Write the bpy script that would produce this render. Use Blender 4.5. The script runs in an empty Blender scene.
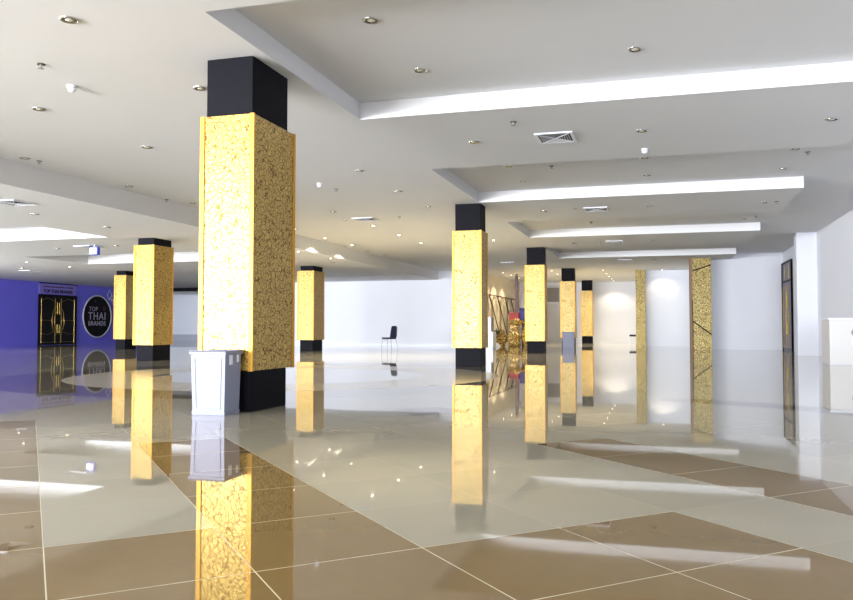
import bpy, bmesh, math, random
from mathutils import Vector, Matrix
random.seed(7)
C = bpy.context.scene.collection
S = bpy.context.scene
# ------------------------------------------------------------------ camera, world, light, exposure
F, HC = 800.0, 0.8
YAW = math.atan(233.5 / F); PITCH = math.atan(28.7 / F)
cam_d = bpy.data.cameras.new('camera'); cam = bpy.data.objects.new('camera', cam_d); C.objects.link(cam)
cam_d.sensor_width = 36; cam_d.lens = 36 * F / 853; cam_d.clip_end = 300
cam.location = (0, 0, HC); cam.rotation_euler = (math.pi/2 + PITCH, 0, YAW)
S.camera = cam
W = bpy.data.worlds.new('world'); S.world = W; W.use_nodes = True
bg = W.node_tree.nodes['Background']; bg.inputs[0].default_value = (0.80, 0.88, 1.0, 1); bg.inputs[1].default_value = 1.3
def add_light(name, kind, loc, rot, energy, color, **kw):
    d = bpy.data.lights.new(name, kind); d.energy = energy; d.color = color
    for k, v in kw.items(): setattr(d, k, v)
    o = bpy.data.objects.new(name, d); C.objects.link(o); o.location = loc; o.rotation_euler = rot
    return o
# low soft daylight through the open glazed back of the hall
sd = Vector((0.03, 1.0, -0.012)).normalized()
add_light('low_sun', 'SUN', (0, -20, 3), sd.to_track_quat('-Z', 'Y').to_euler(), 2.1, (0.86, 0.91, 1.0), angle=math.radians(11))
add_light('back_window_light', 'AREA', (-17, -6.6, 1.5), (math.radians(110), 0, 0), 12000, (0.95, 0.97, 1.0), shape='RECTANGLE', size=21, size_y=2.6)
add_light('left_window_light', 'AREA', (-28.0, 7, 1.3), (math.radians(122), 0, math.radians(-90)), 4000, (0.92, 0.95, 1.0), shape='RECTANGLE', size=26, size_y=2.2)
S.view_settings.view_transform = 'Standard'; S.view_settings.look = 'None'
S.view_settings.gamma = 1; S.view_settings.exposure = 0.0; S.view_settings.use_curve_mapping = False

# ------------------------------------------------------------------ materials
def srgb(r, g, b):
    f = lambda c: (c/255/12.92) if c/255 <= .04045 else ((c/255+.055)/1.055)**2.4
    return (f(r), f(g), f(b), 1)
def mat(name, col, rough=.5, metal=0, emit=None, es=0, noise=.04, nscale=6, spec=.5):
    m = bpy.data.materials.new(name); m.use_nodes = True; nt = m.node_tree; N = nt.nodes; L = nt.links
    b = N['Principled BSDF']; b.inputs['Roughness'].default_value = rough; b.inputs['Metallic'].default_value = metal
    b.inputs['Specular IOR Level'].default_value = spec
    if emit: b.inputs['Emission Color'].default_value = emit; b.inputs['Emission Strength'].default_value = es
    if noise:
        tc = N.new('ShaderNodeTexCoord'); nz = N.new('ShaderNodeTexNoise'); nz.inputs['Scale'].default_value = nscale; nz.inputs['Detail'].default_value = 3
        L.new(tc.outputs['Object'], nz.inputs['Vector'])
        mx = N.new('ShaderNodeMix'); mx.data_type = 'RGBA'
        mx.inputs[6].default_value = tuple(c*(1-noise) for c in col[:3]) + (1,)
        mx.inputs[7].default_value = tuple(min(1, c*(1+noise)) for c in col[:3]) + (1,)
        L.new(nz.outputs['Fac'], mx.inputs[0]); L.new(mx.outputs[2], b.inputs['Base Color'])
    else: b.inputs['Base Color'].default_value = col
    return m
M = {}
M['ceil'] = mat('painted_plaster', srgb(220, 221, 224), .9, noise=.02, nscale=.6, spec=.1)
M['fascia'] = mat('white_gloss_fascia', srgb(232, 233, 236), .6, noise=.01, spec=.3)
M['wall'] = mat('white_wall_paint', srgb(226, 228, 236), .75, noise=.02, nscale=.8, spec=.2)
M['cream'] = mat('cream_wall_paint', srgb(226, 214, 188), .8, noise=.03, nscale=1, spec=.2)
M['blue'] = mat('blue_wall_film', srgb(104, 100, 226), .6, noise=.08, nscale=.25)
M['lilac'] = mat('lilac_panel', srgb(126, 116, 205), .5, noise=.04, nscale=1)
M['black'] = mat('black_laminate', srgb(15, 15, 22), .6, noise=.1, nscale=8, spec=.08)
M['jet'] = mat('jet_black', srgb(10, 9, 16), .5, noise=.1, spec=.08)
M['trimgold'] = mat('smooth_gold_trim', srgb(206, 152, 50), .45, .35, noise=.04)
M['brass'] = mat('polished_brass', srgb(190, 160, 84), .35, .6, noise=.05)
M['chrome'] = mat('chrome', srgb(210, 210, 210), .15, 1, noise=.03)
M['dkchrome'] = mat('dark_reflector', srgb(120, 116, 108), .25, .9, noise=.05)
M['plastic'] = mat('white_plastic', srgb(226, 230, 240), .4, noise=.02)
M['ventblack'] = mat('vent_shadow_black', srgb(40, 38, 38), .8)
M['louver'] = mat('louver_grey', srgb(196, 196, 200), .5)
M['navyside'] = mat('slate_bag_plastic', srgb(52, 56, 76), .5, noise=.05)
M['bin'] = mat('pale_bin_plastic', srgb(138, 142, 162), .5, spec=.2, noise=.02)
M['lampglass'] = mat('lamp_lens', srgb(200, 196, 180), .3)
M['lamplit'] = mat('lit_lamp_lens', (1, 1, 1, 1), .3, emit=(1, .90, .68, 1), es=14, noise=0)
M['navyfab'] = mat('navy_fabric', srgb(30, 30, 62), .85, noise=.15, nscale=30)
M['red'] = mat('red_card', srgb(160, 34, 26), .6)
M['bluecard'] = mat('blue_card', srgb(30, 32, 112), .6)
M['maroon'] = mat('maroon_post', srgb(70, 30, 34), .5)
M['greywall'] = mat('grey_plinth', srgb(176, 178, 192), .6)
M['greypanel'] = mat('grey_shutter', srgb(150, 146, 144), .6)
M['doorglass'] = mat('dark_door_glass', srgb(7, 6, 8), .4, noise=.1, spec=.08)
M['doorglass2'] = mat('smoky_door_glass', srgb(92, 88, 106), .4, noise=.1, spec=.3)
M['bluepl'] = mat('blue_sign_plastic', srgb(70, 80, 215), .4)
M['signwhite'] = mat('sign_panel_white', srgb(225, 230, 250), .4, emit=(.85, .9, 1, 1), es=.35, noise=0)
M['counter'] = mat('off_white_counter', srgb(206, 204, 202), .5, noise=.03, nscale=2)
M['grey'] = mat('grey_metal', srgb(150, 150, 150), .4, .5)
M['signletter'] = mat('silver_lettering', srgb(158, 152, 176), .6, spec=.2)
M['cloth'] = mat('white_cloth', srgb(236, 228, 208), .9)

def math_node(nt, op, a, b=None, c=None):
    n = nt.nodes.new('ShaderNodeMath'); n.operation = op
    for i, v in enumerate((a, b, c)):
        if v is None: continue
        if isinstance(v, (int, float)): n.inputs[i].default_value = v
        else: nt.links.new(v, n.inputs[i])
    return n.outputs[0]

def gold_material(name, light, mid, dark, metal, scale, line, coat=.6):
    """gold leaf wallcovering with raised scrollwork"""
    m = bpy.data.materials.new(name); m.use_nodes = True; nt = m.node_tree; N = nt.nodes; L = nt.links
    b = N['Principled BSDF']
    tc = N.new('ShaderNodeTexCoord')
    n0 = N.new('ShaderNodeTexNoise'); n0.inputs['Scale'].default_value = scale*.55; n0.inputs['Detail'].default_value = 1.5
    L.new(tc.outputs['Object'], n0.inputs['Vector'])
    sub = N.new('ShaderNodeVectorMath'); sub.operation = 'SUBTRACT'; L.new(n0.outputs['Color'], sub.inputs[0]); sub.inputs[1].default_value = (.5, .5, .5)
    sc = N.new('ShaderNodeVectorMath'); sc.operation = 'SCALE'; L.new(sub.outputs[0], sc.inputs[0]); sc.inputs['Scale'].default_value = 1.9/scale
    ad = N.new('ShaderNodeVectorMath'); ad.operation = 'ADD'; L.new(tc.outputs['Object'], ad.inputs[0]); L.new(sc.outputs[0], ad.inputs[1])
    v = N.new('ShaderNodeTexVoronoi'); v.feature = 'DISTANCE_TO_EDGE'; v.inputs['Scale'].default_value = scale
    L.new(ad.outputs[0], v.inputs['Vector'])
    v2 = N.new('ShaderNodeTexVoronoi'); v2.feature = 'F1'; v2.inputs['Scale'].default_value = scale*.9
    L.new(ad.outputs[0], v2.inputs['Vector'])
    # scrolls = rings around the cell centres + veins along the cell edges
    ring = math_node(nt, 'ABSOLUTE', math_node(nt, 'SUBTRACT', math_node(nt, 'FRACT', math_node(nt, 'MULTIPLY', v2.outputs['Distance'], 2.6)), .5))
    ringm = math_node(nt, 'LESS_THAN', ring, line*.8)
    edge = math_node(nt, 'LESS_THAN', v.outputs['Distance'], line*.55)
    lm = math_node(nt, 'MAXIMUM', math_node(nt, 'MULTIPLY', ringm, .75), edge)
    cr = N.new('ShaderNodeMix'); cr.data_type = 'RGBA'; L.new(n0.outputs['Fac'], cr.inputs[0]); cr.inputs[6].default_value = light; cr.inputs[7].default_value = mid
    c2 = N.new('ShaderNodeMix'); c2.data_type = 'RGBA'; L.new(lm, c2.inputs[0]); L.new(cr.outputs[2], c2.inputs[6]); c2.inputs[7].default_value = dark
    L.new(c2.outputs[2], b.inputs['Base Color'])
    b.inputs['Metallic'].default_value = metal; b.inputs['Roughness'].default_value = .45
    L.new(math_node(nt, 'MULTIPLY', math_node(nt, 'SUBTRACT', 1.0, lm), coat), b.inputs['Coat Weight']); b.inputs['Coat Roughness'].default_value = .38; b.inputs['Coat IOR'].default_value = 1.75
    bp = N.new('ShaderNodeBump'); bp.inputs['Strength'].default_value = .4; bp.inputs['Distance'].default_value = .008
    L.new(math_node(nt, 'SUBTRACT', 1.0, lm), bp.inputs['Height']); L.new(bp.outputs[0], b.inputs['Normal'])
    return m
M['gold'] = gold_material('embossed_gold_leaf', srgb(208, 174, 72), srgb(190, 154, 54), srgb(112, 80, 18), .55, 18, .095)
M['goldcoarse'] = gold_material('mottled_gold_mosaic', srgb(206, 186, 116), srgb(180, 158, 84), srgb(112, 94, 46), .35, 15, .2, .1)
M['foil'] = gold_material('crumpled_gold_foil', srgb(250, 232, 150), srgb(232, 196, 90), srgb(140, 100, 36), .4, 9, .25)

# floor: polished tile on a 45 degree grid, tan and cream fields, one round inlay
def floor_material():
    m = bpy.data.materials.new('polished_floor_tile'); m.use_nodes = True; nt = m.node_tree; N = nt.nodes; L = nt.links
    b = N['Principled BSDF']
    tc = N.new('ShaderNodeTexCoord'); sp = N.new('ShaderNodeSeparateXYZ'); L.new(tc.outputs['Object'], sp.inputs[0])
    X, Y = sp.outputs[0], sp.outputs[1]
    a_, b_ = math.radians(44.2), math.radians(-47.4)
    da = (math.cos(a_), math.sin(a_)); db = (-math.cos(b_), -math.sin(b_)); det = da[0]*db[1]-da[1]*db[0]
    mt = lambda op, p, q=None, r=None: math_node(nt, op, p, q, r)
    s = mt('ADD', mt('MULTIPLY', X, db[1]/det), mt('MULTIPLY', Y, -db[0]/det))
    t = mt('ADD', mt('MULTIPLY', Y, da[0]/det), mt('MULTIPLY', X, -da[1]/det))
    A = mt('DIVIDE', mt('SUBTRACT', s, .055), .621); B = mt('DIVIDE', t, .655)
    i, j = mt('FLOOR', A), mt('FLOOR', B)
    lt = lambda v, k: mt('LESS_THAN', v, k - .5)
    eq = lambda v, k: mt('COMPARE', v, k, .1)
    mul = lambda p, q: mt('MULTIPLY', p, q)
    reg = [mul(lt(i, 4), lt(j, 4)), mul(lt(i, 1), lt(j, 5)), mul(eq(i, 1), lt(j, 9)), mul(lt(i, 0), lt(j, 12)),
           mul(eq(i, 5), lt(j, 7)), mul(eq(i, 5), eq(j, 10))]
    br = reg[0]
    for r in reg[1:]: br = mt('MAXIMUM', br, r)
    def dist(cx, cy):
        return mt('SQRT', mt('ADD', mt('POWER', mt('SUBTRACT', X, cx), 2.0), mt('POWER', mt('SUBTRACT', Y, cy), 2.0)))
    d = dist(-6.15, 12.65)
    inner = mt('LESS_THAN', d, 2.3); disc = mt('LESS_THAN', d, 3.6); ring = mt('SUBTRACT', disc, inner)
    d2 = dist(-1.0, 5.9)
    arc = mul(mul(mt('GREATER_THAN', d2, 3.5), mt('LESS_THAN', d2, 3.98)), mul(mt('GREATER_THAN', X, 0.0), mt('GREATER_THAN', Y, 6.5)))
    # tile to tile variation and fine speckle
    cb = N.new('ShaderNodeCombineXYZ'); L.new(i, cb.inputs[0]); L.new(j, cb.inputs[1])
    wn = N.new('ShaderNodeTexWhiteNoise'); wn.noise_dimensions = '2D'; L.new(cb.outputs[0], wn.inputs['Vector'])
    nz = N.new('ShaderNodeTexNoise'); nz.inputs['Scale'].default_value = 9; nz.inputs['Detail'].default_value = 1; L.new(tc.outputs['Object'], nz.inputs['Vector'])
    nb = N.new('ShaderNodeTexNoise'); nb.inputs['Scale'].default_value = 1.6; nb.inputs['Detail'].default_value = 1.5; L.new(tc.outputs['Object'], nb.inputs['Vector'])
    def mix(f, c1, c2):
        n = N.new('ShaderNodeMix'); n.data_type = 'RGBA'
        for k, v in ((0, f), (6, c1), (7, c2)):
            if isinstance(v, (tuple, float, int)): n.inputs[k].default_value = v
            else: L.new(v, n.inputs[k])
        return n.outputs[2]
    cream = mix(nb.outputs['Fac'], srgb(168, 162, 142), srgb(178, 172, 153))
    tan = mix(nz.outputs['Fac'], srgb(127, 105, 66), srgb(134, 112, 73))
    col = mix(br, cream, tan)
    halo = mul(mt('LESS_THAN', d, 4.7), mt('SUBTRACT', 1.0, disc))
    col = mix(halo, col, srgb(132, 125, 112))
    col = mix(ring, col, srgb(204, 194, 168)); col = mix(inner, col, srgb(196, 194, 190))  # inner disc colour lightened to stand in for brighter wall reflections
    col = mix(mul(eq(i, 5), eq(j, 10)), col, srgb(84, 68, 52))
    col = mix(arc, col, srgb(100, 88, 76))
    vv = mt('ADD', mt('MULTIPLY', wn.outputs['Value'], .10), .95)
    sc = N.new('ShaderNodeVectorMath'); sc.operation = 'SCALE'; L.new(col, sc.inputs[0]); L.new(vv, sc.inputs['Scale'])
    # grout
    fa = mt('ABSOLUTE', mt('SUBTRACT', A, mt('ROUND', A))); fb = mt('ABSOLUTE', mt('SUBTRACT', B, mt('ROUND', B)))
    g = mt('LESS_THAN', mt('MINIMUM', fa, fb), .0036); g = mul(mul(g, mt('SUBTRACT', 1.0, disc)), mt('ADD', mul(br, .7), .3))
    col = mix(g, sc.outputs[0], srgb(214, 204, 176))
    L.new(col, b.inputs['Base Color'])
    b.inputs['IOR'].default_value = 1.62
    L.new(mt('ADD', mt('ADD', mul(g, .3), .022), mul(ring, .10)), b.inputs['Roughness'])
    L.new(mt('SUBTRACT', .5, mul(ring, .2)), b.inputs['Specular IOR Level'])
    # slight warp of each slab
    wv = N.new('ShaderNodeTexNoise'); wv.inputs['Scale'].default_value = .7; wv.inputs['Detail'].default_value = 1; L.new(tc.outputs['Object'], wv.inputs['Vector'])
    bp = N.new('ShaderNodeBump'); bp.inputs['Strength'].default_value = .035; bp.inputs['Distance'].default_value = .012
    L.new(wv.outputs['Fac'], bp.inputs['Height']); L.new(bp.outputs[0], b.inputs['Normal'])
    return m
M['floor'] = floor_material()

# ------------------------------------------------------------------ helpers
def obj(name, bm, m, parent=None, loc=None, bevel=0, smooth=False):
    me = bpy.data.meshes.new(name)
    bmesh.ops.recalc_face_normals(bm, faces=bm.faces)
    bm.to_mesh(me); bm.free()
    if smooth:
        for p in me.polygons: p.use_smooth = True
    o = bpy.data.objects.new(name, me); C.objects.link(o); me.materials.append(M[m] if isinstance(m, str) else m)
    if parent: o.parent = parent
    if loc: o.location = loc
    if bevel:
        md = o.modifiers.new('bevel', 'BEVEL'); md.width = bevel; md.segments = 2; md.limit_method = 'ANGLE'
    return o
def tag(o, label=None, cat=None, group=None, kind=None):
    if label: o['label'] = label
    if cat: o['category'] = cat
    if group: o['group'] = group
    if kind: o['kind'] = kind
    return o
def thing(name, label, cat, loc=(0, 0, 0), rz=0, group=None):
    o = bpy.data.objects.new(name, None); C.objects.link(o); o.location = loc; o.rotation_euler = (0, 0, rz)
    return tag(o, label, cat, group)
def copy_tree(o, parent=None):
    c = o.copy(); C.objects.link(c)
    if parent: c.parent = parent
    for ch in [k for k in o.children]: copy_tree(ch, c)
    return c
def box(bm, x0, x1, y0, y1, z0, z1):
    v = [bm.verts.new(p) for p in ((x0,y0,z0),(x1,y0,z0),(x1,y1,z0),(x0,y1,z0),(x0,y0,z1),(x1,y0,z1),(x1,y1,z1),(x0,y1,z1))]
    for f in ((0,3,2,1),(4,5,6,7),(0,1,5,4),(1,2,6,5),(2,3,7,6),(3,0,4,7)): bm.faces.new([v[k] for k in f])
    return bm
def B(*a):
    return box(bmesh.new(), *a)
def quad(bm, *pts):
    bm.faces.new([bm.verts.new(p) for p in pts]); return bm
def frustum(bm, z0, z1, a, b, n=4):
    """a,b: (x0,x1,y0,y1) rectangles at z0 and z1"""
    v = []
    for z, r in ((z0, a), (z1, b)):
        v += [bm.verts.new(p) for p in ((r[0],r[2],z),(r[1],r[2],z),(r[1],r[3],z),(r[0],r[3],z))]
    for f in ((0,3,2,1),(4,5,6,7),(0,1,5,4),(1,2,6,5),(2,3,7,6),(3,0,4,7)): bm.faces.new([v[k] for k in f])
    return bm
def lathe(bm, prof, n=24, c=(0, 0)):
    rings = []
    for r, z in prof:
        rings.append([bm.verts.new((c[0]+r*math.cos(2*math.pi*k/n), c[1]+r*math.sin(2*math.pi*k/n), z)) for k in range(n)] if r > 1e-6 else [bm.verts.new((c[0], c[1], z))])
    for a, b in zip(rings, rings[1:]):
        for k in range(n):
            q = [a[k % len(a)], a[(k+1) % len(a)], b[(k+1) % len(b)], b[k % len(b)]]
            u = []
            for x in q:
                if x not in u: u.append(x)
            if len(u) > 2: bm.faces.new(u)
    return bm
def tube(bm, pts, r, n=8, closed=False):
    pts = [Vector(p) for p in pts]; rings = []
    for k, p in enumerate(pts):
        a = pts[k-1] if (k or closed) else p; c = pts[(k+1) % len(pts)] if (k < len(pts)-1 or closed) else p
        d = (c - a).normalized(); up = Vector((0, 0, 1)) if abs(d.z) < .9 else Vector((1, 0, 0))
        s = d.cross(up).normalized(); t = d.cross(s)
        rings.append([bm.verts.new(p + s*r*math.cos(2*math.pi*q/n) + t*r*math.sin(2*math.pi*q/n)) for q in range(n)])
    m = len(rings)
    for k in range(m if closed else m-1):
        a, b = rings[k], rings[(k+1) % m]
        for q in range(n): bm.faces.new([a[q], a[(q+1) % n], b[(q+1) % n], b[q]])
    if not closed:
        bm.faces.new(rings[0]); bm.faces.new(rings[-1][::-1])
    return bm
def text_mesh(name, body, size, m, parent, loc, depth=.01, align='CENTER', spacing=1.0, offset=0):
    cu = bpy.data.curves.new(name, 'FONT'); cu.body = body; cu.size = size; cu.extrude = depth; cu.align_x = align; cu.align_y = 'CENTER'; cu.space_character = spacing; cu.offset = offset
    tmp = bpy.data.objects.new('tmp', cu); C.objects.link(tmp)
    dg = bpy.context.evaluated_depsgraph_get(); me = bpy.data.meshes.new_from_object(tmp.evaluated_get(dg))
    bpy.data.objects.remove(tmp)
    # text plane: x -> +Y, y -> +Z, normal -> +X  (reads on a wall facing +X)
    me.transform(Matrix(((0,0,1,0),(1,0,0,0),(0,1,0,0),(0,0,0,1))))
    o = bpy.data.objects.new(name, me); C.objects.link(o); me.materials.clear(); me.materials.append(M[m]); o.parent = parent; o.location = loc
    return o
def struct(name, bm, m, label=None, **kw):
    return tag(obj(name, bm, m, **kw), label, None, None, 'structure')

# ------------------------------------------------------------------ room shell
ZM, ZH, ZL = 3.464, 3.68, 3.064      # main soffit, high ceiling, low ceiling on the left
XL, XR, YB, YF = -28.7, 4.5, -6.8, 46.8
XSTEP, XC, XS = -9.85, -3.65, 2.63   # step of the ceiling, left side of the coffers, right end of the dropped strips
fl = bmesh.new(); box(fl, -34, XR+.2, YB, YF+.2, -.15, 0); struct('floor', fl, 'floor', 'polished floor of cream and tan diagonal tiles')
SLOTS = [(5.85, 9.47), (12.78, 16.42), (19.72, 23.25), (27.0, 30.4)]
# ceiling: solid panels; undersides are what is seen
cb = bmesh.new()
TOP = 4.2
box(cb, XSTEP, XC, YB, YF, ZM, TOP)                       # main soffit left of the coffers
y = YB
for a, b in SLOTS + [(YF, YF)]:
    xr = XS
    box(cb, XC, xr, y, a, ZM, TOP)                        # dropped strips
    y = b
box(cb, XS, XR, YB, YF, ZH, TOP)
for a, b in SLOTS: box(cb, XC, XS, a, b, ZH, TOP)
# low ceiling with its two coffers
LC = [(-19.2, -13.12, 14.4, 16.75), (-19.2, -13.12, 20.6, 23.5)]
box(cb, -34, LC[0][0], YB, YF, ZL, TOP); box(cb, LC[0][1], XSTEP, YB, YF, ZL, TOP)
y = YB
for x0, x1, a, b in LC + [(0, 0, YF, YF)]:
    box(cb, -19.2, -13.12, y, a, ZL, TOP)
    if b < YF: box(cb, -19.2, -13.12, a, b, 3.40, TOP)
    y = b
struct('ceiling', cb, 'ceil', 'stepped plaster ceiling with long rectangular coffers')
# glossy white fascias on the far sides of the coffers
n = 1
for a, b in SLOTS:
    struct('trim_%d' % n, B(XC+.002, XS, b-.006, b+.001, ZM-.002, ZH-.001), 'fascia', 'bright white fascia on the far side of a ceiling coffer'); n += 1
for x0, x1, a, b in LC:
    struct('trim_%d' % n, B(x0+.01, x1-.002, b-.006, b+.001, ZL-.002, 3.399), 'fascia', 'white fascia of a coffer in the low ceiling'); n += 1
# walls
struct('wall_right', B(XR, XR+.2, YB, 26.1, 0, ZH), 'wall', 'plain pale wall along the right side')
struct('wall_right_recess', B(XR-.02, XR+.2, 26.5, 33.0, 0, ZH), 'wall', 'pale wall holding the smoky glass door')
struct('wall_far_right', B(1.86, XR, 32.75, 32.95, 0, ZH), 'wall', 'white end wall between gold pier and smoky door')
struct('wall_far_centre', B(-.62, 1.9, 38.0, 38.2, 0, ZM), 'wall', 'white wall between gold pilaster and gold pier, lit from above')
struct('wall_far', B(-8.15, 2.0, YF-.1, YF+.1, 0, ZM), 'wall', 'furthest white wall behind the row of gold columns')
struct('wall_cream', B(-8.15, -7.95, 35.7, YF-.1, 0, ZM), 'cream', 'cream side wall behind the decorations')
wf = bmesh.new(); box(wf, -20, XSTEP, 35.7, 35.9, 0, ZL); box(wf, XSTEP, -7.95, 35.7, 35.9, 0, ZM)
struct('wall_white', wf, 'wall', 'long white wall behind the single chair')
struct('wall_left', B(XL-.2, XL, 19, 41.5, 0, ZL), 'blue', 'blue wall on the left with black door and round sign')
struct('wall_far_left', B(-34, -19.8, 46.6, 46.8, 0, ZL), 'wall', 'distant white wall seen between two gold columns')
struct('baseboard_far_left', B(-34, -20, 46.48, 46.6, 0, .42), 'greywall', 'tall grey plinth at the foot of the distant white wall')
struct('trim_7', B(-34, -20, 38.8, 39.3, ZL-.17, ZL), 'jet', 'dark bulkhead under the ceiling in front of distant wall')
struct('baseboard_white', B(-20, -7.95, 35.67, 35.7, 0, .1), 'plastic', 'low skirting of the white wall behind the chair')
struct('trim_8', B(-28.7, -28.67, 29.0, 41.4, 3.0, 3.03), 'lilac', 'thin lilac line along the top of the blue wall')
# white pillar on the right wall
struct('wall_pillar', B(3.95, XR, 26.1, 26.55, 0, ZH), 'wall', 'white square pillar standing against the right wall')

# ------------------------------------------------------------------ gold clad columns
def column(label, xf, yf, w, d, ztop, gxl=.06, gxr=.03, gyf=.05, gyb=.1):
    """xf = right edge X, yf = front Y of the black core"""
    r = thing('gold_column', label, 'column', (xf - w/2, yf + d/2, 0), 0, 'gold clad columns')
    obj('base', B(-w/2, w/2, -d/2, d/2, 0, .45), 'black', r, bevel=.006)
    obj('capital', B(-w/2, w/2, -d/2, d/2, 2.84, ztop), 'black', r, bevel=.006)
    x0, x1, y0, y1 = -w/2-gxl, w/2+gxr, -d/2-gyf, d/2+gyb
    obj('cladding', B(x0+.012, x1-.012, y0+.012, y1-.012, .395, 2.885), 'gold', r)
    t = .05
    for cx, sx in ((x0, 1), (x1, -1)):
        for cy, sy in ((y0, 1), (y1, -1)):
            a, b = sorted((cx, cx+sx*t)); c, e = sorted((cy, cy+sy*(.022 if sy == 1 else .04)))
            obj('corner_trim', B(a, b, c, e, .39, 2.89), 'trimgold', r, bevel=.003)
    return r
column('large gold column nearest the camera, grey bin against its foot', -3.785, 6.93, .505, .76, ZM, .05, .04, .04, .12)
column('gold column second in the right-hand row, with pale glowing front', -3.635, 16.55, .555, .5, ZM, .06, .03, .05, .1)
column('third gold column of the right-hand row, beside the heap of gold foil', -3.63, 26.1, .56, .5, ZM, .06, .03, .05, .1)
column('fourth gold column of the right-hand row, small bin at its foot', -3.60, 35.5, .56, .5, ZM, .06, .03, .05, .1)
column('farthest and smallest gold column, standing before the end wall', -3.57, 44.6, .56, .5, ZM, .04, .02, .05, .1)
column('deep yellow gold column standing right in front of another on the left', -12.07, 17.15, .46, .74, ZL, .09, .04, .05, .05)
column('gold column farther back on the left, partly hidden by a nearer one', -19.98, 26.6, .42, .7, ZL, .07, .05, .05, .05)
column('gold column between the big near column and the single chair', -11.95, 26.4, .5, .85, ZL, .1, .05, .05, .06)
# gold pier and pilaster on the end walls
r = thing('gold_pier', 'wide mottled gold pier crossed by black diagonal strips', 'pier', (1.48, 32.4, 0))
obj('shaft', B(-.29, .38, -.6, .34, 0, ZM-.003), 'goldcoarse', r)
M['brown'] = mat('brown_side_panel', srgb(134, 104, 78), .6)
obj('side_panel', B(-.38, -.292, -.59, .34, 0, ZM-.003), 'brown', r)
for z0, z1 in ((2.98, 3.2), (1.07, .58)):
    bm = bmesh.new(); tube(bm, [(-.28, -.61, z0), (.37, -.61, z1)], .024, 6); obj('diagonal_strip', bm, 'jet', r)
bm = bmesh.new(); tube(bm, [(-.29, -.60, 1.9), (-.29, -.60, .02)], .015, 6); obj('edge_strip', bm, 'jet', r)
r = thing('gold_pilaster', 'narrow full-height gold pilaster at the end of the white wall', 'pilaster', (-.83, 37.7, 0))
obj('shaft', B(-.22, .21, -.3, .3, 0, ZM-.003), 'goldcoarse', r, bevel=.005)
obj('plinth', B(-.23, .22, -.31, .31, 0, .06), 'goldcoarse', r)

# ------------------------------------------------------------------ doors
def tracery(bm, w, h, mirror, x=0.0, r=.006):
    """art-deco bars on one leaf; local y from 0 (hinge) to w (meeting edge), mirrored for the other leaf"""
    f = (lambda q: q) if not mirror else (lambda q: -q)
    cy = w; R = h*.30
    def P(y_, z_): return (x, f(y_), z_)
    arc = [P(cy - .55*R*math.cos(t), h*.5 + R*math.sin(t)) for t in [math.radians(a) for a in range(-80, 81, 10)]]
    tube(bm, arc, r, 6)
    arc = [P(cy - .34*R*math.cos(t), h*.5 + .62*R*math.sin(t)) for t in [math.radians(a) for a in range(-75, 76, 15)]]
    tube(bm, arc, r, 6)
    tube(bm, [P(.06, h*.5), P(cy-.55*R, h*.5)], r, 6)
    tube(bm, [P(.06, h*.90), P(w*.45, h*.95), P(w-.05, h*.86)], r, 6)
    tube(bm, [P(.06, h*.24), P(w*.4, h*.21), P(w-.3, h*.27)], r, 6)
    tube(bm, [P(.06, h*.06), P(w-.05, h*.06)], r, 6)
    tube(bm, [P(.10, h*.04), P(.10, h*.95)], r*1.1, 6)
    return bm
def double_door(idx, label, x, sgn, y0, y1, h, glass, transom=None):
    """door on a wall whose face is at x; sgn = direction the face looks"""
    r = bpy.data.objects.new('door_%d' % idx, None); C.objects.link(r); r.location = (x, (y0+y1)/2, 0); tag(r, label, None, None, 'structure')
    hw = (y1-y0)/2; H = transom or h
    bm = bmesh.new()
    xa, xb = sorted((0, sgn*.07))
    box(bm, xa, xb, -hw-.06, -hw, 0, H+.05); box(bm, xa, xb, hw, hw+.06, 0, H+.05); box(bm, xa, xb, -hw, hw, H, H+.05)
    if transom: box(bm, xa, xb, -hw, hw, h, h+.05)
    obj('door_frame', bm, 'jet', r)
    xa, xb = sorted((sgn*.004, sgn*.04)); xt = sgn*.048
    for m, (a, b) in ((False, (-hw, -.008)), (True, (.008, hw))):
        leaf = obj('door_leaf', B(xa, xb, a, b, .012, h), glass, r, bevel=.004)
        bm = tracery(bmesh.new(), hw-.01, h, m, xt)
        obj('gold_tracery', bm, 'brass', leaf, (0, -hw if not m else hw, 0))
        s = -1 if not m else 1
        bm = bmesh.new()
        for za, zb in ((.24, .42), (.62, .86)): box(bm, *sorted((sgn*.045, sgn*.075)), *sorted((s*.055, s*.088)), h*za, h*zb)
        obj('pull_handle', bm, 'brass', leaf, bevel=.005)
        bm = bmesh.new(); box(bm, *sorted((sgn*.04, sgn*.055)), *sorted((s*.196, s*.212)), h*.04, h*.95); obj('gold_stile', bm, 'brass', leaf)
        if transom:
            tp = obj('transom_pane', B(xa, xb, a, b, h+.055, H-.005), glass, r)
            bm = bmesh.new(); tube(bm, [(xt, (a+b)/2, h+.12), (xt, (a+b)/2, H-.08)], .014, 6); obj('gold_bar', bm, 'brass', tp)
    return r
double_door(1, 'black double door with gold tracery in the blue wall', XL, 1, 31.74, 34.2, 2.42, 'doorglass')
double_door(2, 'tall smoky glass double door with gold tracery beside white pillar', XR-.02, -1, 30.5, 32.62, 2.5, 'doorglass2', 3.2)

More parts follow.
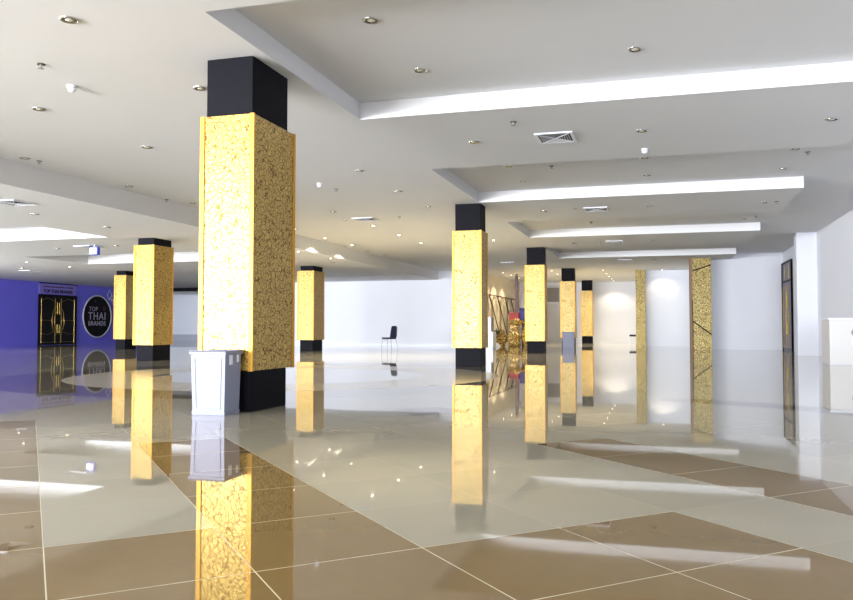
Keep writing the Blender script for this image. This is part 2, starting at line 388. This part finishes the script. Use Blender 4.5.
# signs on the blue wall
r = thing('door_sign', 'lilac sign panel with dark lettering above the black double door', 'sign', (XL, 32.97, 2.5))
obj('panel', B(.004, .03, -1.28, 1.28, 0, .5), 'lilac', r)
obj('top_edge', B(.004, .05, -1.3, 1.3, .5, .54), 'jet', r)
text_mesh('lettering', 'TOP THAI BRANDS', .235, 'navyfab', r, (.034, 0, .13), .004, offset=.006)
bm = bmesh.new(); yy = -1.05
while yy < 1.05:
    w_ = random.uniform(.04, .09); box(bm, .03, .036, yy, yy+w_, .32, .32+random.uniform(.05, .08)); yy += w_ + random.uniform(.02, .05)
obj('small_lettering', bm, 'maroon', r)
def disc(rad, x0, x1, n=64):
    bm = bmesh.new(); ra = []
    for x in (x0, x1): ra.append([bm.verts.new((x, rad*math.cos(2*math.pi*k/n), rad*math.sin(2*math.pi*k/n))) for k in range(n)])
    bm.faces.new(ra[0]); bm.faces.new(ra[1])
    for k in range(n): bm.faces.new([ra[0][k], ra[0][(k+1) % n], ra[1][(k+1) % n], ra[1][k]])
    return bm
r = thing('round_sign', 'round black sign with silver lettering on the blue wall', 'sign', (XL, 35.88, 1.45))
obj('disc', disc(1.09, .004, .035), 'jet', r)
bm = bmesh.new(); tube(bm, [(.03, 1.1*math.cos(2*math.pi*k/64), 1.1*math.sin(2*math.pi*k/64)) for k in range(64)], .035, 8, True); obj('rim', bm, 'louver', r)
text_mesh('lettering', 'TOP', .34, 'signletter', r, (.045, -.34, .38), .004, spacing=1.1)
text_mesh('lettering', 'THAI', .56, 'signletter', r, (.045, -.04, .0), .004, spacing=1.15, offset=.006)
text_mesh('lettering', 'BRANDS', .34, 'signletter', r, (.045, -.04, -.38), .004, spacing=1.08, offset=.006)
bm = bmesh.new(); tube(bm, [(.042, .52+.07*math.cos(t), .42+.1*math.sin(t)) for t in [2*math.pi*k/16 for k in range(16)]], .014, 6, True); obj('small_mark', bm, 'maroon', r)
r = thing('wall_emblem', 'pair of small linked outline diamonds above the round sign', 'emblem', (XL, 36.85, 2.5))
for cy, cz in ((0, .12), (.34, -.14)):
    bm = bmesh.new(); tube(bm, [(.015, cy-.2, cz), (.015, cy, cz+.26), (.015, cy+.2, cz), (.015, cy, cz-.26)], .018, 6, True); obj('outline', bm, 'louver', r)
bm = bmesh.new(); box(bm, .004, .016, .27, .41, -.22, -.06); obj('inner_mark', bm, 'louver', r)

# ------------------------------------------------------------------ counter by the right wall
r = thing('white_counter', 'off-white reception counter against the right wall at photo edge', 'counter', (4.04, 20.3, 0))
obj('body', B(-.45, .455, -.83, .05, .0, 1.0), 'counter', r, bevel=.008)
obj('top', B(-.48, .455, -.87, .08, 1.0, 1.035), 'plastic', r, bevel=.005)
bm = bmesh.new(); tube(bm, [(.1+.11*math.cos(t), -.845, .72+.07*math.sin(t)) for t in [2*math.pi*k/24 for k in range(24)]], .018, 8, True); obj('oval_grip', bm, 'grey', r)
obj('grip_plate', B(-.01, .06, -.85, -.825, .68, .76), 'grey', r, bevel=.004)
obj('skirting', B(-.46, .455, -.85, .06, 0, .03), 'louver', r)

# ------------------------------------------------------------------ bins
def rubbish_bin(label, loc, rz, w, d, h, body='bin'):
    r = thing('rubbish_bin', label, 'bin', loc, rz, 'rectangular plastic bins')
    k = .92
    a = (-w/2*k, w/2*k, -d/2*k, d/2*k); b = (-w/2, w/2, -d/2, d/2)
    bm = frustum(bmesh.new(), .012, h-.02, a, b)
    # hollow top: delete the top cap and add an inner wall
    top = [f for f in bm.faces if all(abs(v.co.z-(h-.02)) < 1e-5 for v in f.verts)]; bmesh.ops.delete(bm, geom=top, context='FACES_ONLY')
    t = .012
    frustum(bm, .03, h-.02, (a[0]+t, a[1]-t, a[2]+t, a[3]-t), (b[0]+t, b[1]-t, b[2]+t, b[3]-t))
    top = [f for f in bm.faces if all(abs(v.co.z-(h-.02)) < 1e-5 for v in f.verts)]; bmesh.ops.delete(bm, geom=top, context='FACES_ONLY')
    bd = obj('body', bm, body, r)
    bm = bmesh.new(); e = .012
    box(bm, b[0]-e, b[1]+e, b[2]-e, b[2]+.004, h-.035, h); box(bm, b[0]-e, b[1]+e, b[3]-.004, b[3]+e, h-.035, h)
    box(bm, b[0]-e, b[0]+.004, b[2], b[3], h-.035, h); box(bm, b[1]-.004, b[1]+e, b[2], b[3], h-.035, h)
    obj('rim', bm, body, r, bevel=.004)
    bm = bmesh.new()                                       # dark bag folded over the rim
    box(bm, b[0]-.006, b[1]+.006, b[2]-e-.002, b[2]+.010, h-.012, h+.006)
    obj('bag_edge', bm, 'navyside', r)
    bm = bmesh.new(); nq = 26; up = []; lo = []
    for q in range(nq):                                    # crumpled bag hanging over the back rim
        xx = b[0] + (b[1]-b[0])*q/(nq-1); yy = b[3]+e+.003+.004*math.sin(q*2.1)
        up.append(bm.verts.new((xx, yy, h+.004+random.random()*.006))); lo.append(bm.verts.new((xx, yy, h-.03-random.random()*.05)))
    fs = [bm.faces.new([up[q], up[q+1], lo[q+1], lo[q]]) for q in range(nq-1)]; bmesh.ops.solidify(bm, geom=fs, thickness=.004)
    obj('bag_flap', bm, 'navyside', r)
    bm = bmesh.new(); frustum(bm, .0, .035, tuple(v*1.02 for v in a), tuple(v*1.05 for v in a)); obj('foot', bm, body, r, bevel=.003)
    # raised panel on the front
    bm = bmesh.new(); y0 = -d/2*k; y1 = -d/2
    def fy(z): return y0 + (y1-y0)*(z-.012)/(h-.032) - .004
    z0, z1 = .06, h-.07
    for (xa, za, xb, zb) in ((-.39, z0, .39, z0), (.39, z0, .43, z1), (.43, z1, -.43, z1), (-.43, z1, -.39, z0)):
        tube(bm, [(xa*w*.9, fy(za)+.002, za), (xb*w*.9, fy(zb)+.002, zb)], .0035, 6)
    obj('moulded_panel_edge', bm, body, r)
    for sx in (-1, 1):
        bm = B(*sorted((sx*w/2*.985, sx*(w/2+.006))), -.07, -.02, h-.13, h-.04); obj('side_handle', bm, 'plastic', r, bevel=.003)
        bm = B(*sorted((sx*w/2*.985, sx*(w/2+.006))), .06, .10, h-.11, h-.04); obj('side_handle', bm, 'plastic', r, bevel=.003)
    return r
rubbish_bin('pale grey rectangular bin standing against the nearest gold column', (-4.02, 6.70, 0), 0, .36, .29, .595)
rubbish_bin('small pale blue bin in front of the fourth column, far away', (-3.80, 34.9, 0), 0, .50, .36, .66)

# ------------------------------------------------------------------ chairs
M['chairleg'] = mat('bright_chair_leg', srgb(176, 176, 184), .5)
def chair(label, loc, rz, leg='grey', th=0):
    r = thing('stacking_chair', label, 'chair', loc, rz, 'black chairs with thin metal legs')
    # local: faces -Y
    bm = bmesh.new(); box(bm, -.21, .21, -.2, .17, .43-th, .49); obj('seat', bm, 'navyfab', r, bevel=.018)
    bm = bmesh.new(); n = 8; pr = []
    for k in range(n+1):
        t = k/n; z = .48 + .42*t; hw = .235 - .035*t*t - (.05 if t == 1 else 0); yb = .17 + .05*t
        pr.append((hw, yb, z))
    rows = []
    for hw, yb, z in pr:
        rows.append([bm.verts.new((x*hw, yb - .03*(1-abs(x))*0 + .02*x*x*-1, z)) for x in (-1, -.5, 0, .5, 1)] )
    fr = [bm.faces.new([rows[a][b], rows[a][b+1], rows[a+1][b+1], rows[a+1][b]]) for a in range(n) for b in range(4)]
    bmesh.ops.solidify(bm, geom=fr, thickness=.035)
    obj('backrest', bm, 'navyfab', r)
    for sx in (-1, 1):
        obj('leg', tube(bmesh.new(), [(sx*.20, -.18, .43), (sx*.215, -.21, 0)], .009), leg, r)
        obj('leg', tube(bmesh.new(), [(sx*.20, .17, .43), (sx*.215, .22, 0)], .009), leg, r)
        obj('back_post', tube(bmesh.new(), [(sx*.19, .15, .44), (sx*.19, .19, .52), (sx*.165, .24, .85)], .009), leg, r)
    obj('stretcher', tube(bmesh.new(), [(-.2, -.19, .40), (.2, -.19, .40)], .008), leg, r)
    return r
chair('single dark chair standing alone before the long white wall', (-9.31, 27.15, 0), math.radians(-42))
chair('dark chair half hidden behind the narrow gold pilaster', (-1.36, 43.6, 0), math.radians(-90), 'plastic', .04)

# ------------------------------------------------------------------ decorations by the cream wall
def cabinet(label, loc, w, d, h, side='greypanel'):
    r = thing('white_cabinet', label, 'cabinet', loc, 0, 'white boxes by the cream wall')
    obj('body', B(-w/2, w/2, -d/2, d/2, 0, h), 'plastic', r, bevel=.01)
    obj('side_panel', B(w/2, w/2+.012, -d/2+.02, d/2-.02, .03, h-.03), side, r)
    return r
cabinet('lower white box of the stack standing by the cream wall', (-7.2, 34.6, 0), .42, .7, .66, 'louver')
cabinet('upper white box of the stack by the cream wall', (-7.25, 34.6, .662), .34, .6, .66)
def foil(label, loc, sx, sy, sz, seed, name='foil_bundle', m='foil'):
    rnd = random.Random(seed); bm = bmesh.new(); bmesh.ops.create_icosphere(bm, subdivisions=3, radius=1)
    ph = [rnd.uniform(0, 6) for _ in range(6)]
    for v in bm.verts:
        c = v.co; k = 1 + .14*math.sin(5*c.x+ph[0]) + .12*math.sin(7*c.y+ph[1]) + .10*math.sin(9*c.z+ph[2]) + rnd.uniform(-.06, .06)
        v.co = Vector((c.x*k*sx, c.y*k*sy, (c.z*k*sz)))
    zmin = min(v.co.z for v in bm.verts)
    for v in bm.verts: v.co.z = max(v.co.z, zmin*.8) - zmin*.8
    o = obj(name, bm, m, None, loc); return tag(o, label, 'decoration', 'gold foil decorations')
foil('crumpled gold foil bundle, leftmost of the heap on the floor', (-6.9, 35.9, 0), .26, .3, .36, 1)
foil('largest crumpled gold foil bundle in the middle of the heap', (-6.36, 36.1, 0), .27, .3, .46, 2)
foil('gold foil bundle at the right of the heap, nearest the third column', (-5.8, 36.3, 0), .26, .3, .48, 3)
foil('gold foil bundle resting on top of the heap', (-6.3, 36.15, .93), .34, .28, .16, 4)
r = thing('red_box', 'bright red box standing above the gold foil heap', 'box', (-6.62, 37.4, 0))
obj('stand', B(-.16, .2, -.14, .14, 0, .99), 'foil', r); obj('body', B(-.2, .24, -.16, .16, .99, 1.56), 'red', r, bevel=.01); obj('lid_band', B(-.205, .245, -.165, .165, 1.46, 1.5), 'maroon', r)
r = thing('blue_box', 'dark blue box beside the red box behind the third column', 'box', (-6.1, 37.6, 0))
obj('stand', B(-.16, .16, -.14, .14, 0, 1.1), 'maroon', r); obj('body', B(-.26, .3, -.16, .16, 1.1, 1.78), 'bluecard', r, bevel=.01); obj('lid_band', B(-.265, .305, -.165, .165, 1.66, 1.71), 'navyfab', r)
r = thing('maroon_post', 'tall dark maroon post rising above the red box to the ceiling', 'post', (-6.62, 38.2, 0))
obj('shaft', B(-.07, .07, -.07, .07, .04, 3.35), 'maroon', r, bevel=.01); obj('foot', B(-.16, .16, -.16, .16, 0, .05), 'jet', r); obj('finial', lathe(bmesh.new(), [(0, 3.35), (.05, 3.36), (.07, 3.40), (.04, 3.44), (0, 3.45)], 12), 'brass', r)
r = thing('grey_screen_stand', 'dark grey tall screen behind the maroon post', 'screen', (-6.45, 41.0, 0))
obj('panel', B(-.45, .45, -.04, .04, .8, 3.2), 'greypanel', r); obj('leg', B(-.4, -.34, -.04, .04, 0, .8), 'jet', r); obj('leg', B(.34, .4, -.04, .04, 0, .8), 'jet', r)
# rail with hanging cloths and dark slanting poles along the cream wall
r = thing('hanging_rail', 'dark rail along the cream wall with slanting dark poles', 'rail', (-7.9, 39.6, 0))
obj('bar', tube(bmesh.new(), [(.12, -3.2, 2.42), (.12, 4.6, 2.42)], .03), 'maroon', r)
for k in (-3.0, .6, 4.4): obj('bracket', B(-.05, .12, k-.02, k+.02, 2.40, 2.44), 'jet', r)
for k, (ya, yb) in enumerate(((-2.4, -1.2), (-.4, .7), (1.6, 2.7), (3.4, 4.2))):
    obj('pole', tube(bmesh.new(), [(.14, ya, 2.40), (.42, yb, .5)], .028), 'maroon', r)
for k, (ya, yb) in enumerate(((-3.0, -1.9), (-1.1, .2), (1.0, 2.2), (2.9, 4.3))):
    bm = bmesh.new(); nn = 10; top = []; bot = []
    for q in range(nn+1):
        yq = ya + (yb-ya)*q/nn; xx = .06 + .025*math.sin(q*1.9); top.append(bm.verts.new((xx, yq, 2.38))); bot.append(bm.verts.new((xx+.03*math.sin(q), yq, .55)))
    fs = [bm.faces.new([top[q], top[q+1], bot[q+1], bot[q]]) for q in range(nn)]; bmesh.ops.solidify(bm, geom=fs, thickness=.008)
    t = obj('white_cloth', bm, 'cloth', r)
r = thing('potted_plant', 'small dark leafy plant beside the gold foil heap', 'plant', (-7.35, 36.9, 0))
obj('pot', lathe(bmesh.new(), [(0, 0), (.13, 0), (.17, .3), (.15, .3), (.14, .26), (0, .26)], 16), 'plastic', r)
bm = bmesh.new(); rn = random.Random(3)
for k in range(34):
    a = rn.uniform(0, 6.28); l = rn.uniform(.25, .5); h0 = rn.uniform(.3, .55); tip = Vector((math.cos(a)*l*.7, math.sin(a)*l*.7, h0+l*.8)); base = Vector((0, 0, .26)); mid = (base+tip)/2 + Vector((0, 0, .08)); s_ = Vector((-math.sin(a), math.cos(a), 0))*.035
    v = [bm.verts.new(p) for p in (base, mid-s_, tip, mid+s_)]; bm.faces.new(v)
M['leaf'] = mat('dark_green_leaf', srgb(60, 62, 36), .6); obj('foliage', bm, 'leaf', r)
# things on the furthest wall
r = thing('wall_shutter', 'grey shutter panel high on the furthest wall beside the third column', 'shutter', (-6.05, YF-.1, 2.25))
obj('panel', B(-.5, .45, -.06, 0, .12, .92), 'greypanel', r); obj('ledge', B(-.52, .6, -.14, 0, 0, .1), 'plastic', r)
r = thing('alarm_box', 'small dark blue box on the furthest wall between two columns', 'wall box', (-3.95, YF-.1, 1.66))
obj('housing', B(-.1, .1, -.07, 0, 0, .34), 'bluecard', r, bevel=.01); obj('top_cap', B(-.06, .06, -.06, 0, .34, .42), 'red', r)

# ------------------------------------------------------------------ exit sign
r = thing('exit_sign', 'small blue and white box sign hanging from the low ceiling', 'sign', (-14.74, 18.3, ZL), 0)
obj('bracket', B(-.03, .03, -.02, .02, -.05, 0), 'grey', r)
obj('housing', B(-.13, .13, -.06, .06, -.26, -.05), 'bluepl', r, bevel=.01)
obj('face', B(-.11, .03, -.068, -.06, -.24, -.07), 'signwhite', r); obj('side_face', B(.06, .1, -.068, -.06, -.24, -.07), 'signwhite', r)

# ------------------------------------------------------------------ ceiling fittings
def make_downlight(lit):
    r = thing('downlight', 'x', 'downlight')
    obj('ring', lathe(bmesh.new(), [(.062, 0), (.082, 0), (.086, -.006), (.074, -.012), (.060, -.010), (.060, -.001)], 28), 'chrome', r, smooth=True)
    obj('reflector', lathe(bmesh.new(), [(.061, -.009), (.05, -.003), (.0, -.002)], 28), 'dkchrome', r, smooth=True)
    obj('bulb', lathe(bmesh.new(), [(0, -.003), (.036, -.004), (.036, -.008), (.024, -.012), (0, -.013)], 20), 'lamplit' if lit else 'lampglass', r, smooth=True)
    return r
PROTO = {}
def downlight(x, y, z, label, lit=False, group='unlit downlights', energy=60):
    if lit not in PROTO: r = PROTO[lit] = make_downlight(lit)
    else: r = copy_tree(PROTO[lit])
    r.location = (x, y, z); r['label'] = label; r['group'] = 'lit warm downlights' if lit else group
    if lit:
        d = bpy.data.lights.new('downlight_beam', 'SPOT'); d.energy = energy; d.color = (1, .86, .62); d.spot_size = math.radians(125); d.spot_blend = .5; d.shadow_soft_size = .04
        o = bpy.data.objects.new('downlight_beam', d); C.objects.link(o); o.location = (x, y, z-.03)
DL = [  # unlit
 (-4.86, 5.67, ZM, 'unlit downlight at the upper left corner of the photo'),
 (-7.20, 7.91, ZM, 'unlit downlight at the left edge, below the white detector'),
 (-4.86, 7.72, ZM, 'unlit downlight touching the nearest column beside its black top'),
 (-7.20, 10.03, ZM, 'unlit downlight midway between left photo edge and nearest column, upper of two'),
 (-9.50, 10.15, ZM, 'unlit downlight at far left just above the ceiling step'),
 (-9.50, 12.71, ZM, 'unlit downlight just above the ceiling step, halfway to nearest column'),
 (-9.50, 14.83, ZM, 'unlit downlight partly hidden at the left edge of the nearest column'),
 (-4.84, 12.54, ZM, 'unlit downlight right of the nearest column, largest on that ceiling stretch'),
 (-4.84, 14.64, ZM, 'unlit downlight left of the second coffer corner'),
 (-4.82, 16.67, ZM, 'unlit downlight just left of the second column top'),
 (-7.10, 16.76, ZM, 'unlit downlight right of nearest column, above the ceiling vent'),
 (-7.40, 18.18, ZM, 'unlit downlight immediately left of the vent beyond the nearest column'),
 (-2.52, 11.07, ZM, 'unlit downlight on the first strip, left of the large square vent'),
 (-.21, 11.05, ZM, 'unlit downlight on first strip, above the white detector'),
 (2.12, 11.12, ZM, 'unlit downlight on the first strip near the right photo edge'),
 (-9.6, 25.65, ZM, 'unlit downlight far back beside the ceiling step, nearer one'),
 (-9.5, 27.2, ZM, 'unlit downlight far back beside the ceiling step, farther one'),
 (-2.50, 18.06, ZM, 'unlit downlight on the second strip, left of its vent'),
 (-.19, 17.96, ZM, 'unlit downlight in the middle of the second strip'),
 (2.13, 18.14, ZM, 'unlit downlight at the right end of the second strip'),
 (-2.53, 25.1, ZM, 'unlit downlight on the third strip, left of its vent'),
 (-.18, 24.95, ZM, 'unlit downlight in the middle of the third strip'),
 (-.18, 32.02, ZM, 'unlit downlight on the fourth strip, left of the gold pier'),
 (-2.56, 6.93, ZH, 'unlit downlight in the nearest coffer, topmost of the photo'),
 (-2.54, 8.44, ZH, 'unlit downlight in nearest coffer close to its bright left corner'),
 (-.22, 8.42, ZH, 'unlit downlight in nearest coffer, right of centre'),
 (-2.55, 13.92, ZH, 'unlit downlight in the second coffer, left and at its near edge'),
 (-2.53, 15.38, ZH, 'unlit downlight in the second coffer above the second column'),
 (-.22, 13.87, ZH, 'unlit downlight in second coffer just below the white detector'),
 (-.21, 15.47, ZH, 'unlit downlight in the middle of the second coffer by its fascia'),
 (2.11, 13.85, ZH, 'unlit downlight in second coffer at the right, nearer one'),
 (2.15, 15.52, ZH, 'unlit downlight in second coffer at the right, farther one'),
 (2.14, 22.43, ZH, 'unlit downlight at the right end of the third coffer'),
 (-11.83, 12.93, ZL, 'unlit downlight on the low ceiling at far left, under the step'),
 (-11.81, 15.05, ZL, 'unlit downlight on low ceiling between the bright coffer and the step'),
 (-16.31, 18.71, ZL, 'unlit downlight left of the hanging blue and white sign'),
 (-14.20, 18.48, ZL, 'unlit downlight right of the hanging blue and white sign'),
 (-10.71, 25.28, ZL, 'unlit downlight on low ceiling above the middle-left gold column'),
 (-10.63, 31.99, ZL, 'unlit downlight on low ceiling before the long white wall'),
]
for d in DL: downlight(*d)
LT = [
 (-7.11, 19.43, ZM, 'lit downlight just below and right of the ceiling vent beyond nearest column'),
 (-7.11, 21.55, ZM, 'lit downlight in the row right of nearest column, second from the vent'),
 (-9.43, 21.66, ZM, 'lit downlight above the ceiling step, nearer of two'),
 (-5.0, 20.58, ZM, 'faintly lit downlight just left of the second column'),
 (-7.10, 23.71, ZM, 'lit downlight left of the second column, lowest of its row'),
 (-9.39, 23.72, ZM, 'lit downlight above the ceiling step, farther of two'),
 (-9.35, 19.47, ZM, 'lit downlight touching the right edge of the nearest column'),
 (-4.78, 23.57, ZM, 'lit downlight between the second and third columns, nearest of them'),
 (-7.12, 37.37, ZM, 'lit downlight before the cream wall, leftmost of three'),
 (-7.08, 39.24, ZM, 'lit downlight before the cream wall, middle of three'),
 (-7.06, 41.43, ZM, 'lit downlight before the cream wall, rightmost of three'),
 (-4.76, 36.84, ZM, 'lit downlight between third and fourth columns, left one'),
 (-4.77, 39.15, ZM, 'lit downlight between third and fourth columns, right one'),
 (-2.47, 37.05, ZM, 'lit downlight, nearest of the far row leading to the end wall'),
 (-2.47, 39.4, ZM, 'lit downlight, second of the far row leading to the end wall'),
 (-2.47, 41.6, ZM, 'lit downlight, third of the far row leading to the end wall'),
 (-2.47, 43.6, ZM, 'lit downlight, fourth of the far row leading to the end wall'),
 (-2.47, 45.8, ZM, 'lit downlight, closest of the far row to the end wall'),
 (.1, 37.45, ZM, 'lit downlight throwing a pool of light on the wall right of the pilaster'),
 (-20.64, 22.22, ZL, 'lit downlight at far left, upper of the close pair over the blue wall'),
 (-22.86, 24.37, ZL, 'lit downlight at far left, lower of the close pair over the blue wall'),
 (-20.66, 24.31, ZL, 'lit downlight above the black door, apart from the pair'),
 (-10.15, 21.38, ZL, 'lit downlight on the low ceiling against the step, nearer one'),
 (-10.15, 23.77, ZL, 'lit downlight on the low ceiling against the step, farther one'),
]
for x, y, z, l in LT: downlight(x, y, z, l, True, energy=40 if x > 0 else 170 if (x < -6.5 and y > 36) else 130 if y > 45 else 420 if y > 36 else 25 if (-12 < x < -9.9) else 330 if x > -12 else 60)

VP = []
def vent(x, y, z, label, w=.5, d=.58):
    if VP: r = copy_tree(VP[0])
    else:
        r = thing('ceiling_vent', label, 'vent'); VP.append(r)
        obj('backing', B(-.22, .22, -.26, .26, -.004, 0), 'ventblack', r)
        bm = bmesh.new()
        for a in ((-.26, .26, -.30, -.26), (-.26, .26, .26, .30), (-.26, -.22, -.26, .26), (.22, .26, -.26, .26)): box(bm, *a, -.02, 0)
        obj('frame', bm, 'plastic', r, bevel=.003)
        for q in range(4):                                     # four triangular banks of slats
            bm = bmesh.new(); ca, sa = math.cos(q*math.pi/2), math.sin(q*math.pi/2)
            for k in range(1, 7):
                o_ = k/7; hw = o_*.9
                pts = []
                for (u, v, zz) in ((-hw, o_-.05, -.006), (hw, o_-.05, -.006), (hw, o_+.045, -.02), (-hw, o_+.045, -.02)):
                    px, py = u*ca - v*sa, u*sa + v*ca; pts.append((px*.22, py*.26, zz))
                quad(bm, *pts)
            obj('louver', bm, 'louver', r)
        bm = bmesh.new()
        for sx in (-1, 1): tube(bm, [(-.22*sx, -.26, -.016), (.22*sx, .26, -.016)], .006, 6)
        obj('cross_bar', bm, 'plastic', r)
    r.location = (x, y, z); r['label'] = label; r['group'] = 'square ceiling vents'
vent(-1.37, 11.11, ZM, 'largest square vent, on the first ceiling strip')
vent(-1.34, 18.08, ZM, 'square vent on the second ceiling strip')
vent(-1.31, 25.04, ZM, 'square vent on the third ceiling strip')
vent(-1.28, 31.9, ZM, 'square vent on the fourth ceiling strip, farthest of the strips')
vent(-6.85, 18.19, ZM, 'square vent on the plain ceiling beyond the nearest column')
vent(-5.85, 31.77, ZM, 'square vent on the ceiling between second and third columns')
vent(-11.1, 11.64, ZL, 'square vent on the low ceiling at the left photo edge')
vent(-15.1, 18.5, ZL, 'square vent immediately left of the hanging blue and white sign')
vent(-23.6, 25.6, ZL, 'square vent over the blue wall, below the pair of lit downlights')

SP = []
def sprinkler(x, y, z, label):
    if SP: r = copy_tree(SP[0])
    else:
        r = thing('sprinkler', label, 'sprinkler'); SP.append(r)
        obj('plate', lathe(bmesh.new(), [(0, 0), (.045, 0), (.04, -.008), (0, -.01)], 16), 'dkchrome', r)
        obj('stem', lathe(bmesh.new(), [(.012, -.008), (.012, -.04), (0, -.04)], 10), 'grey', r)
        obj('deflector', lathe(bmesh.new(), [(0, -.04), (.03, -.042), (.03, -.046), (0, -.048)], 14), 'grey', r)
    r.location = (x, y, z); r['label'] = label; r['group'] = 'sprinkler heads'
for a in [(-5.96, 6.56, ZM, 'sprinkler head above and left of the white detector, upper left'),
          (-9.45, 10.4, ZM, 'sprinkler head just above the ceiling step at far left'),
          (-9.75, 14.26, ZM, 'sprinkler head at the ceiling step left of nearest column'),
          (-5.91, 14.09, ZM, 'sprinkler head right of nearest column beside a white detector'),
          (-5.93, 18.0, ZM, 'sprinkler head right of the vent beyond the nearest column'),
          (-1.79, 10.13, ZM, 'sprinkler head at the near left of the first strip by the big vent'),
          (-1.79, 17.95, ZM, 'sprinkler head left of the vent on the second strip'),
          (2.37, 18.07, ZM, 'sprinkler head at the right end of the second strip'),
          (-1.79, 25.3, ZM, 'sprinkler head left of the vent on the third strip'),
          (-1.82, 14.13, ZH, 'sprinkler head in the second coffer, left'),
          (2.34, 14.18, ZH, 'sprinkler head in the second coffer, right end'),
          (-1.76, 21.9, ZH, 'sprinkler head in the third coffer, left'),
          (2.38, 21.91, ZH, 'sprinkler head in the third coffer, right end')]: sprinkler(*a)
DT = []
def detector(x, y, z, label):
    if DT: r = copy_tree(DT[0])
    else:
        r = thing('smoke_detector', label, 'detector'); DT.append(r)
        obj('base', lathe(bmesh.new(), [(0, 0), (.05, 0), (.052, -.015), (.045, -.022), (0, -.022)], 20), 'plastic', r, smooth=True)
        obj('sensor_head', lathe(bmesh.new(), [(0, -.02), (.04, -.02), (.042, -.05), (.032, -.068), (0, -.074)], 20), 'plastic', r, smooth=True)
        bm = bmesh.new()
        for k in range(8):
            a = k*math.pi/4; tube(bm, [(.043*math.cos(a), .043*math.sin(a), -.024), (.043*math.cos(a), .043*math.sin(a), -.048)], .004, 5)
        obj('vent_rib', bm, 'louver', r)
    r.location = (x, y, z); r['label'] = label; r['group'] = 'white smoke detectors'
detector(-6.17, 7.25, ZM, 'white smoke detector in the upper left of the photo')
detector(-5.97, 13.45, ZM, 'white smoke detector just right of the nearest column')
detector(-.19, 12.2, ZM, 'white smoke detector hanging on the first strip, right of the big vent')
